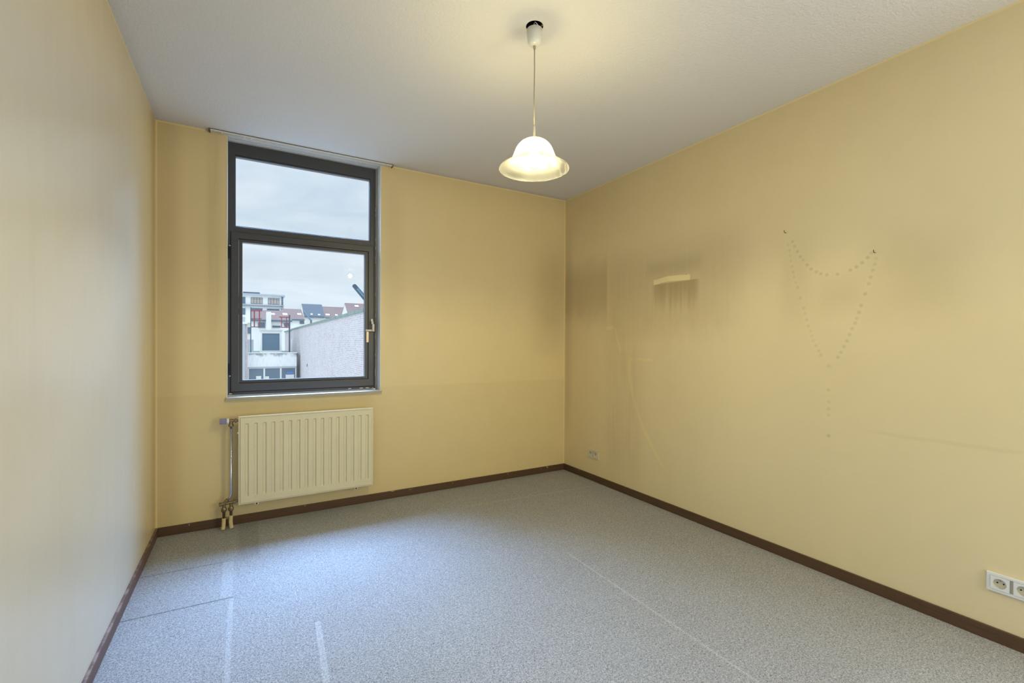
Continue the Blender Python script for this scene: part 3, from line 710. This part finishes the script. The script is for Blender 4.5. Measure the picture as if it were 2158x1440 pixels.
tag(o, 'tiny nail head alone in the yellow window wall', 'nail')

# ================================================================== outside
def brick_mat(name, c1, c2, mortar, axis, sc=1.0):
    m, b = new_mat(name, 0.85, 0.2)
    P, x, y, z = pos(); cb = S.nt.nodes.new('ShaderNodeCombineXYZ')
    S.put(cb.inputs[0], y if axis == 'x' else x); S.put(cb.inputs[1], z)
    br = S.nt.nodes.new('ShaderNodeTexBrick'); S.put(br.inputs['Vector'], S(cb.outputs[0]))
    br.inputs['Scale'].default_value = 1.0; br.inputs['Brick Width'].default_value = 0.22*sc; br.inputs['Row Height'].default_value = 0.075*sc
    br.inputs['Mortar Size'].default_value = 0.012*sc; br.inputs['Color1'].default_value = (*c1, 1); br.inputs['Color2'].default_value = (*c2, 1)
    br.inputs['Mortar'].default_value = (*mortar, 1); br.inputs['Bias'].default_value = -0.1
    n = noise(P, 0.8, 4, 0.6); n2 = noise(P, 3.5, 3, 0.6)
    c = mixc(step(n*0.6+n2*0.4, 0.36, 0.62)*0.6, S(br.outputs['Color']), (0.60, 0.60, 0.62))
    setc(b, c); return m
MX = {}
MX['brick'] = brick_mat('pale_red_brick', (0.42, 0.31, 0.33), (0.62, 0.54, 0.56), (0.66, 0.65, 0.68), 'x', 1.15)
MX['brick_front'] = brick_mat('pale_red_brick_front', (0.40, 0.26, 0.24), (0.50, 0.37, 0.35), (0.56, 0.53, 0.52), 'y')
m, b = new_mat('green_weathered_coping', 0.7, 0.3); P, x, y, z = pos()
j = step(sabs(S.m('FRACT', y/1.6) - 0.5), 0.47, 0.495)
c = mixc(noise(P, 2.5, 4, 0.6), (0.10, 0.19, 0.16), (0.30, 0.38, 0.34)); setc(b, mixc(j, c, (0.05, 0.07, 0.07))); MX['coping'] = m
m, b = new_mat('streaked_white_concrete', 0.8, 0.2); P, x, y, z = pos()
st = noise(P, 3.0, 4, 0.65, stretch=(3.0, 1, 0.7)); bl = noise(P, 2.2, 4, 0.6)
stain = step(z + (bl-0.5)*0.4, 0.0, 0.30)*step(bl, 0.42, 0.62)
c = mixc(step(st, 0.45, 0.75)*0.6, (0.86, 0.88, 0.87), (0.58, 0.62, 0.63)); setc(b, mixc(stain*0.75, c, (0.20, 0.25, 0.26))); MX['concrete'] = m
def render_mat(name, col, var=0.10):
    m, b = new_mat(name, 0.85, 0.2); P, x, y, z = pos()
    setc(b, grey(col, noise(P, 0.5, 4, 0.6)*2*var + 1-var)); return m
MX['white'] = render_mat('white_render', (0.82, 0.82, 0.80)); MX['white2'] = render_mat('cream_render', (0.76, 0.75, 0.70))
MX['grey'] = render_mat('grey_render', (0.42, 0.46, 0.50)); MX['dark'] = render_mat('slate_blue_paint', (0.09, 0.15, 0.22))
MX['felt'] = render_mat('mossy_roofing_felt', (0.14, 0.21, 0.20), 0.3)
MX['ground'] = render_mat('pale_yard_paving', (0.62, 0.62, 0.60), 0.12)  # unseen ground, kept pale to bounce light up to the ceiling
def tile_mat(name, a, bb):
    m, b = new_mat(name, 0.8, 0.2); P, x, y, z = pos()
    r = S.m('SINE', y*14.0); n = noise(P, 6, 4, 0.7); n2 = noise(P, 0.6, 3)
    setc(b, mixc(n*0.7 + n2*0.3 + r*0.12, a, bb)); return m
MX['tile'] = tile_mat('haze_toned_red_tiles', (0.15, 0.105, 0.11), (0.30, 0.225, 0.23)); MX['slate'] = tile_mat('blue_grey_slate', (0.06, 0.09, 0.13), (0.15, 0.19, 0.25))  # red tiles desaturated: outdoor haze is put into their colour
MX['red'] = plain('red_oxide_steel', (0.26, 0.035, 0.05), 0.6, 0.4); MX['post'] = plain('dark_blue_steel_post', (0.07, 0.07, 0.13), 0.6, 0.4)
MX['shutter'] = render_mat('blue_grey_roller_shutter', (0.13, 0.21, 0.29), 0.1); MX['frame'] = plain('white_window_paint', (0.80, 0.82, 0.80), 0.5, 0.4)
MX['pane'] = plain('dim_window_glass', (0.10, 0.16, 0.22), 0.12, 0.6, var=0.3, scale=1.2)
MX['curtain'] = plain('beige_blinds_behind_glass', (0.45, 0.38, 0.33), 0.4, 0.5, var=0.25, scale=3); MX['sky_pane'] = plain('pale_rooflight_glass', (0.85, 0.87, 0.88), 0.2, 0.6, var=0.05)
MX['blue'] = plain('bright_blue_card', (0.08, 0.18, 0.50), 0.6, 0.3); MX['crane'] = plain('dark_blue_boom_steel', (0.03, 0.07, 0.13), 0.5, 0.4)
MX['boom_panel'] = plain('blue_grey_boom_panel', (0.10, 0.22, 0.30), 0.5, 0.4)

GZ = -3.2
tag(MB().box(-60, 60, 0.32, 160, GZ-0.2, GZ).build('yard', MX['ground']), 'grey yard paving behind the building', 'ground', kind='structure')

# long brick wall on the right of the yard
gw = thing('garden_wall', (1.35, 25, GZ), 'long pale red brick wall right of the yard, green coping', 'wall')
MB().box(1.2, 1.5, 4, 46.5, GZ, 2.44).build('brickwork', MX['brick'], gw)
MB().box(1.32, 1.62, 46.5, 57, GZ, 2.42).build('brickwork_offset', MX['brick'], gw)
MB().box(1.15, 1.56, 4, 46.6, 2.44, 2.565).box(1.22, 1.70, 46.6, 57, 2.42, 2.53).build('coping', MX['coping'], gw)
MB().tube([(1.17, 45.2, 1.55), (1.16, 45.2, 0.15)], 0.09, 8).build('white_downpipe', MX['frame'], gw)
MB().box(1.17, 1.2, 33.0, 33.25, -0.55, -0.35).build('wall_anchor', MX['dark'], gw)
# brick pier on the left
p0 = at(508, 683, 37); p1 = at(521.5, 683, 37)
bp = thing('brick_pier', ((p0.x+p1.x)/2, 37.3, GZ), 'tall narrow brick wall end at the left edge of the casement', 'wall')
MB().box(at(516.5, 700, 37).x, p1.x, 37, 37.6, GZ, p0.z).build('brickwork', MX['brick_front'], bp)
MB().box(p0.x-0.6, at(516.4, 700, 37).x, 36.9, 37.6, GZ, p0.z).build('render_face', MX['grey'], bp)
MB().box(p0.x-0.6, p1.x, 36.85, 37.7, p0.z, p0.z+0.10).build('coping', MX['white'], bp)

# flat-roofed back building with parapet and three big panes
Y = 38.0
L = at(521.8, 745, Y); R2 = at(625, 745, Y); zt, zb = L.z, at(523, 774, Y).z
fb = thing('flat_roof_building', ((L.x+R2.x)/2, Y+2.5, GZ), 'low flat-roofed building with stained white parapet over three panes', 'building')
MB().box(L.x, R2.x, Y, Y+0.25, zb, zt).build('parapet', MX['concrete'], fb)
MB().box(L.x-0.03, R2.x+0.05, Y-0.06, Y+0.35, zt, zt+0.06).build('parapet_cap', MX['white'], fb)
MB().box(L.x, R2.x+0.15, Y+0.25, Y+12, zt-0.35, zt-0.02).build('roof_deck', MX['felt'], fb)
MB().box(L.x, R2.x, Y-0.04, Y+0.3, zb-0.07, zb).build('lintel', MX['grey'], fb)
MB().box(L.x, R2.x, Y+3, Y+3.2, GZ, zb-0.07).box(L.x, L.x+0.05, Y+0.2, Y+3, GZ, zb).box(R2.x-0.05, R2.x, Y+0.2, Y+3, GZ, zb).build('inner_wall', MX['grey'], fb)
zlow = GZ+0.5
xs = [at(u, 790, Y).x for u in (522.6, 556.9, 591.8, 624.2)]
for a, c_ in zip(xs, xs[1:]):
    wdw = MB(); ring(wdw, a, c_, zlow, zb-0.07, a+0.06, c_-0.06, zlow+0.08, zb-0.14, Y+0.05, Y+0.15)
    wo = wdw.build('window', MX['frame'], fb)
    MB().box(a+0.06, c_-0.06, Y+0.10, Y+0.11, zlow+0.08, zb-0.14).build('pane', MX['pane'], wo)
MB().box(L.x, R2.x, Y, Y+0.25, GZ, zlow).build('base_wall', MX['concrete'], fb)
def card(u0, u1, v0, v1, mt, nm, lab):
    a = at(u0, v0, Y-0.03); c_ = at(u1, v1, Y-0.03)
    o = MB().box(a.x, c_.x, Y-0.02, Y+0.05, c_.z, a.z).build(nm, mt, fb); o['label'] = lab
card(539.7, 550.5, 793, 802, MX['frame'], 'window_blind', 'white blind low in the left pane')
card(559, 567, 793.5, 802, MX['white2'], 'window_blind', 'pale blind low in the middle pane')
card(603.5, 619, 783.5, 789.5, MX['blue'], 'window_panel', 'blue panel in the right pane')
card(602, 620, 789.5, 799, MX['white2'], 'window_panel', 'pale panel in the right pane')

# roof hut with roller shutter
Y = 42.0
a = at(549, 697, Y); c_ = at(593.5, 740, Y); s0 = at(552.6, 702.8, Y); s1 = at(589.2, 739, Y)
hut = thing('roof_hut', ((a.x+c_.x)/2, Y+1, zt), 'white roof hut with blue grey roller shutter on the flat roof', 'hut')
mb = MB(); ring(mb, a.x, c_.x, zt-0.05, a.z, s0.x, s1.x, s1.z, s0.z, Y, Y+0.15); mb.box(a.x, c_.x, Y+0.15, Y+2.2, zt-0.05, a.z); mb.build('hut_wall', MX['white'], hut)
mb = MB(); nsl = 14
for k in range(nsl):
    z0 = s1.z + (s0.z-s1.z)*k/nsl; mb.box(s0.x, s1.x, Y+0.06, Y+0.10 + 0.02*(k % 2), z0, z0+(s0.z-s1.z)/nsl)
mb.build('roller_shutter', MX['shutter'], hut)
MB().box(a.x-0.1, c_.x+0.1, Y-0.05, Y+2.3, a.z, a.z+0.10).build('hut_roof', MX['white2'], hut)

# two red steel frames with a post each
def hframe(Y, post, bars, lab, foot):
    q = at(post[0], foot, Y); t = thing('steel_frame', (q.x, Y, zt-0.02), lab, 'steel frame', 'red steel frames on the flat roof')
    MB().box(q.x-post[3], q.x+post[3], Y-0.05, Y+0.05, zt-0.02, at(post[0], post[1], Y).z).build('post', MX['post'], t)
    for (u0, v0, u1, v1, r) in bars:
        a = at(u0, v0, Y); c_ = at(u1, v1, Y); MB().tube([a, c_], r, 6).build('bar', MX['red'], t)
hframe(39.2, (528.5, 648, 0, 0.035), [(528.7,654.8,552.4,654.8,.055),(536,655,536,689,.045),(546.8,655,546.8,689,.045),(529,672,552,672,.035),(529,689.3,547,689.3,.035)],
       'left red steel frame with a tall thin post on the flat roof', 743)
hframe(39.6, (610, 664, 0, 0.055), [(588.5,668.4,610,668.8,.045),(593.3,669,593.3,690,.035),(603.8,669,603.8,690,.035),(592.5,690.2,610,690.6,.035),(594,678,603,689,.02)],
       'right red steel frame bracketed to the thicker post', 741)

def facade_window(par, Y, u0, v0, u1, v1, nm=1, mt=None, dep=0.15, upper=True):
    a = at(u0, v0, Y); c_ = at(u1, v1, Y); wd = c_.x-a.x; fr = wd*0.03
    mb = MB(); ring(mb, a.x, c_.x, c_.z, a.z, a.x+fr, c_.x-fr, c_.z+fr, a.z-fr, Y-0.06, Y+0.05)
    for k in range(1, nm): xx = a.x + wd*k/nm; mb.box(xx-fr*0.6, xx+fr*0.6, Y-0.05, Y+0.04, c_.z, a.z)
    if upper: zz = a.z - (a.z-c_.z)*0.25; mb.box(a.x, c_.x, Y-0.05, Y+0.04, zz-fr*0.4, zz+fr*0.4)
    wo = mb.build('window', MX['dark'], par)
    MB().box(a.x+fr, c_.x-fr, Y-0.02, Y, c_.z+fr, a.z-fr).build('pane', mt or MX['pane'], wo)
    return wo
# white office block, far left
Y = 110.0
L = at(478, 612, Y); R2 = at(597.5, 622, Y)
ob = thing('office_block', ((L.x+R2.x)/2, Y+6, GZ), 'white office block with ribbon windows, farthest building on the left', 'building')
zr = at(560, 624, Y).z
MB().box(L.x, R2.x, Y, Y+12, GZ, zr).build('wall', MX['white'], ob)
MB().box(L.x, R2.x+0.3, Y-0.5, Y+12.2, zr, zr+0.35).build('roof_edge', MX['grey'], ob)
a = at(512, 616, Y); c_ = at(548, 619, Y); MB().box(a.x, c_.x, Y+1.5, Y+5, zr+0.35, zr+0.85).build('roof_plant', MX['dark'], ob)
a = at(564, 616.5, Y); c_ = at(585.5, 619, Y); MB().box(a.x, c_.x, Y+1, Y+4, zr+0.35, a.z+0.35).build('roof_box', MX['white2'], ob)
for (z1_, z2_, mt) in ((642.0, 643.5, 'grey'), (646.5, 648.2, 'grey')):
    zz1, zz2 = at(560, z1_+0.8, Y).z, at(560, z2_+0.8, Y).z; MB().box(L.x, R2.x+0.1, Y-0.5, Y, zz2, zz1).build('ledge', MX[mt], ob)
MB().cyl((R2.x-0.25, Y-0.25, GZ), (R2.x-0.25, Y-0.25, zr), 0.16, 8).build('downpipe', MX['dark'], ob)
facade_window(ob, Y-0.02, 503, 625.5, 517, 640, 3)
facade_window(ob, Y-0.02, 528.6, 626.6, 553.4, 641, 4, MX['curtain']); facade_window(ob, Y-0.02, 564.9, 628, 588.8, 642.4, 4, MX['curtain'])
facade_window(ob, Y-0.02, 503, 649.5, 517, 663.5, 2); facade_window(ob, Y-0.02, 529, 649.8, 553, 663, 4); facade_window(ob, Y-0.02, 562.5, 651, 588.6, 664, 4)

def gable_house(name, u0, u1, ve, vr, Y, lab, rmat, wmat='white', rise=5.0, glights=(), wins=(), chim=()):
    a = at(u0, ve, Y); c_ = at(u1, ve, Y); x0, x1 = a.x, c_.x
    ze = a.z; zr = at((u0+u1)/2, vr, Y+rise).z
    t = thing(name, ((x0+x1)/2, Y+rise, GZ), lab, 'building')
    MB().box(x0, x1, Y+0.2, Y+2*rise-0.2, GZ, ze).build('wall', MX[wmat], t)
    MB().prism([(x0, Y+0.2, ze), (x0, Y+2*rise-0.2, ze), (x0, Y+rise, zr-0.15)], (x1-x0, 0, 0)).build('gable_wall', MX[wmat], t)
    mb = MB(); th = 0.14
    mb.prism([(x0, Y, ze-0.05), (x0, Y+rise, zr), (x0, Y+rise, zr-th), (x0, Y, ze-0.05-th)], (x1-x0, 0, 0))
    mb.prism([(x0, Y+2*rise, ze-0.05), (x0, Y+rise, zr), (x0, Y+rise, zr-th), (x0, Y+2*rise, ze-0.05-th)], (x1-x0, 0, 0))
    rf = mb.build('roof', MX[rmat], t)
    MB().box(x0, x1, Y-0.12, Y+0.02, ze-0.22, ze-0.02).build('gutter', MX['dark'], t)
    sl = (zr-ze+0.05)/rise
    for (ua, va, ub, vb) in glights:
        fa = (ve-(va+vb)/2)/(ve-vr); yy = Y + rise*fa; q0 = at(ua, 0, yy).x; q1 = at(ub, 0, yy).x
        hh = abs(vb-va)/(ve-vr)*rise*0.30; n_ = 0.06
        P0 = [(q0, yy-hh, ze-0.05+sl*(yy-hh-Y)+n_), (q1, yy-hh, ze-0.05+sl*(yy-hh-Y)+n_), (q1, yy+hh, ze-0.05+sl*(yy+hh-Y)+n_), (q0, yy+hh, ze-0.05+sl*(yy+hh-Y)+n_)]
        MB().prism(P0, (0, 0, -0.12)).build('rooflight', MX['sky_pane'], rf)
    for (ua, va, ub, vb) in wins: facade_window(t, Y+0.15, ua, va, ub, vb, 2, upper=False)
    for (ua, ub, vt, mt) in chim:
        q = at(ua, vt, Y-0.9); q1 = at(ub, vt, Y-0.9); MB().box(q.x, q1.x, Y-0.9, Y-0.15, GZ, q.z).build('chimney', MX[mt], t)
    return t
gable_house('town_house', 529, 615.5, 673, 654.5, 60, 'long pink-tiled house behind the roof hut', 'tile', glights=[(572,660,580,664),(596.5,659,606.5,664)],
            wins=[(544,680,558,691),(574,686.5,591.5,691),(599,681,609,689)], chim=[(561.3,571.5,657,'white')])
gable_house('town_house', 599.5, 642, 672, 651.5, 72, 'pink-tiled house left of the slate roof', 'tile', glights=[(627.5,660,636,664)], wins=[(632,677,641,683)], rise=5)
gable_house('town_house', 641, 685, 666.2, 641.5, 80, 'tall house with a dark slate roof in the middle of the row', 'slate', 'white2', rise=4, glights=[(655.5,660.5,660,663.5),(671.3,661,675.8,664)])
gable_house('town_house', 685.3, 735, 669, 647.3, 89, 'pink-tiled house right of the slate roof', 'tile', glights=[(687.5,661.5,695.8,665.5),(707.5,662,712.5,665.5)], rise=4)
gable_house('town_house', 734.5, 800, 664, 640.5, 70, 'pink-tiled gable house at the right behind the brick wall', 'tile', rise=3.2, glights=[(749,644,757,648)])
# pale house low on the left, with a lean-to
Y = 66.0
a = at(500, 672, 52); c_ = at(529, 672, 52)
t = thing('low_house', ((a.x+c_.x)/2, 54, GZ), 'pale low house between the brick pier and the left steel frame', 'building')
MB().box(a.x, c_.x, 52, 56, GZ, at(515, 681, 52).z).build('wall', MX['white2'], t)
MB().box(a.x, c_.x, 51.8, 56, at(515, 681, 52).z, at(515, 679, 52).z).build('roof_edge', MX['white'], t)
MB().box(a.x, at(517, 670, 52).x, 53, 56, at(515, 679, 52).z, at(515, 667, 52).z).build('upper_wall', MX['grey'], t)
facade_window(t, 51.95, 521.8, 690, 527.5, 703, 1, upper=False)
MB().box(at(522,0,51.9).x, at(535,0,51.9).x, 51.6, 51.9, GZ, at(530, 716, 51.9).z).build('lean_to', MX['grey'], t)
# slanted chute pipe beside the slate house
o = MB().tube([at(640.5, 657, 70), at(655.5, 675.5, 64), Vector((at(655.5, 682, 64).x, 64, GZ))], 0.13, 8).build('flue_pipe', MX['dark']); tag(o, 'slanting grey flue pipe in front of the slate-roofed house', 'pipe')
# crane boom rising behind the brick wall
Y = 26.0
cb_ = thing('crane_boom', tuple(at(800, 661, Y)), 'dark blue crane boom rising behind the brick wall at the right', 'crane')
A = at(747.8, 602.6, Y); B = at(800, 664, Y); d = (B-A).normalized(); nrm = Vector((-d.z, 0, d.x)); r = 0.115
out_ = [B+nrm*r*1.3, A+nrm*r] + [A + r*(math.cos(k*math.pi/8)*nrm - math.sin(k*math.pi/8)*d) for k in range(1, 8)] + [A-nrm*r, B-nrm*r*1.3]
MB().prism(out_, (0, 0.22, 0)).build('boom_arm', MX['crane'], cb_, bevel=0.02)
A2 = A + d*0.22; MB().prism([A2+nrm*r*.5, A2-nrm*r*.5, B-nrm*r*.7, B+nrm*r*.7], (0, -0.012, 0)).build('boom_inlay', MX['boom_panel'], cb_)
MB().box(B.x-0.4, B.x+0.4, Y, Y+0.6, GZ, B.z).build('crane_mast', MX['crane'], cb_)
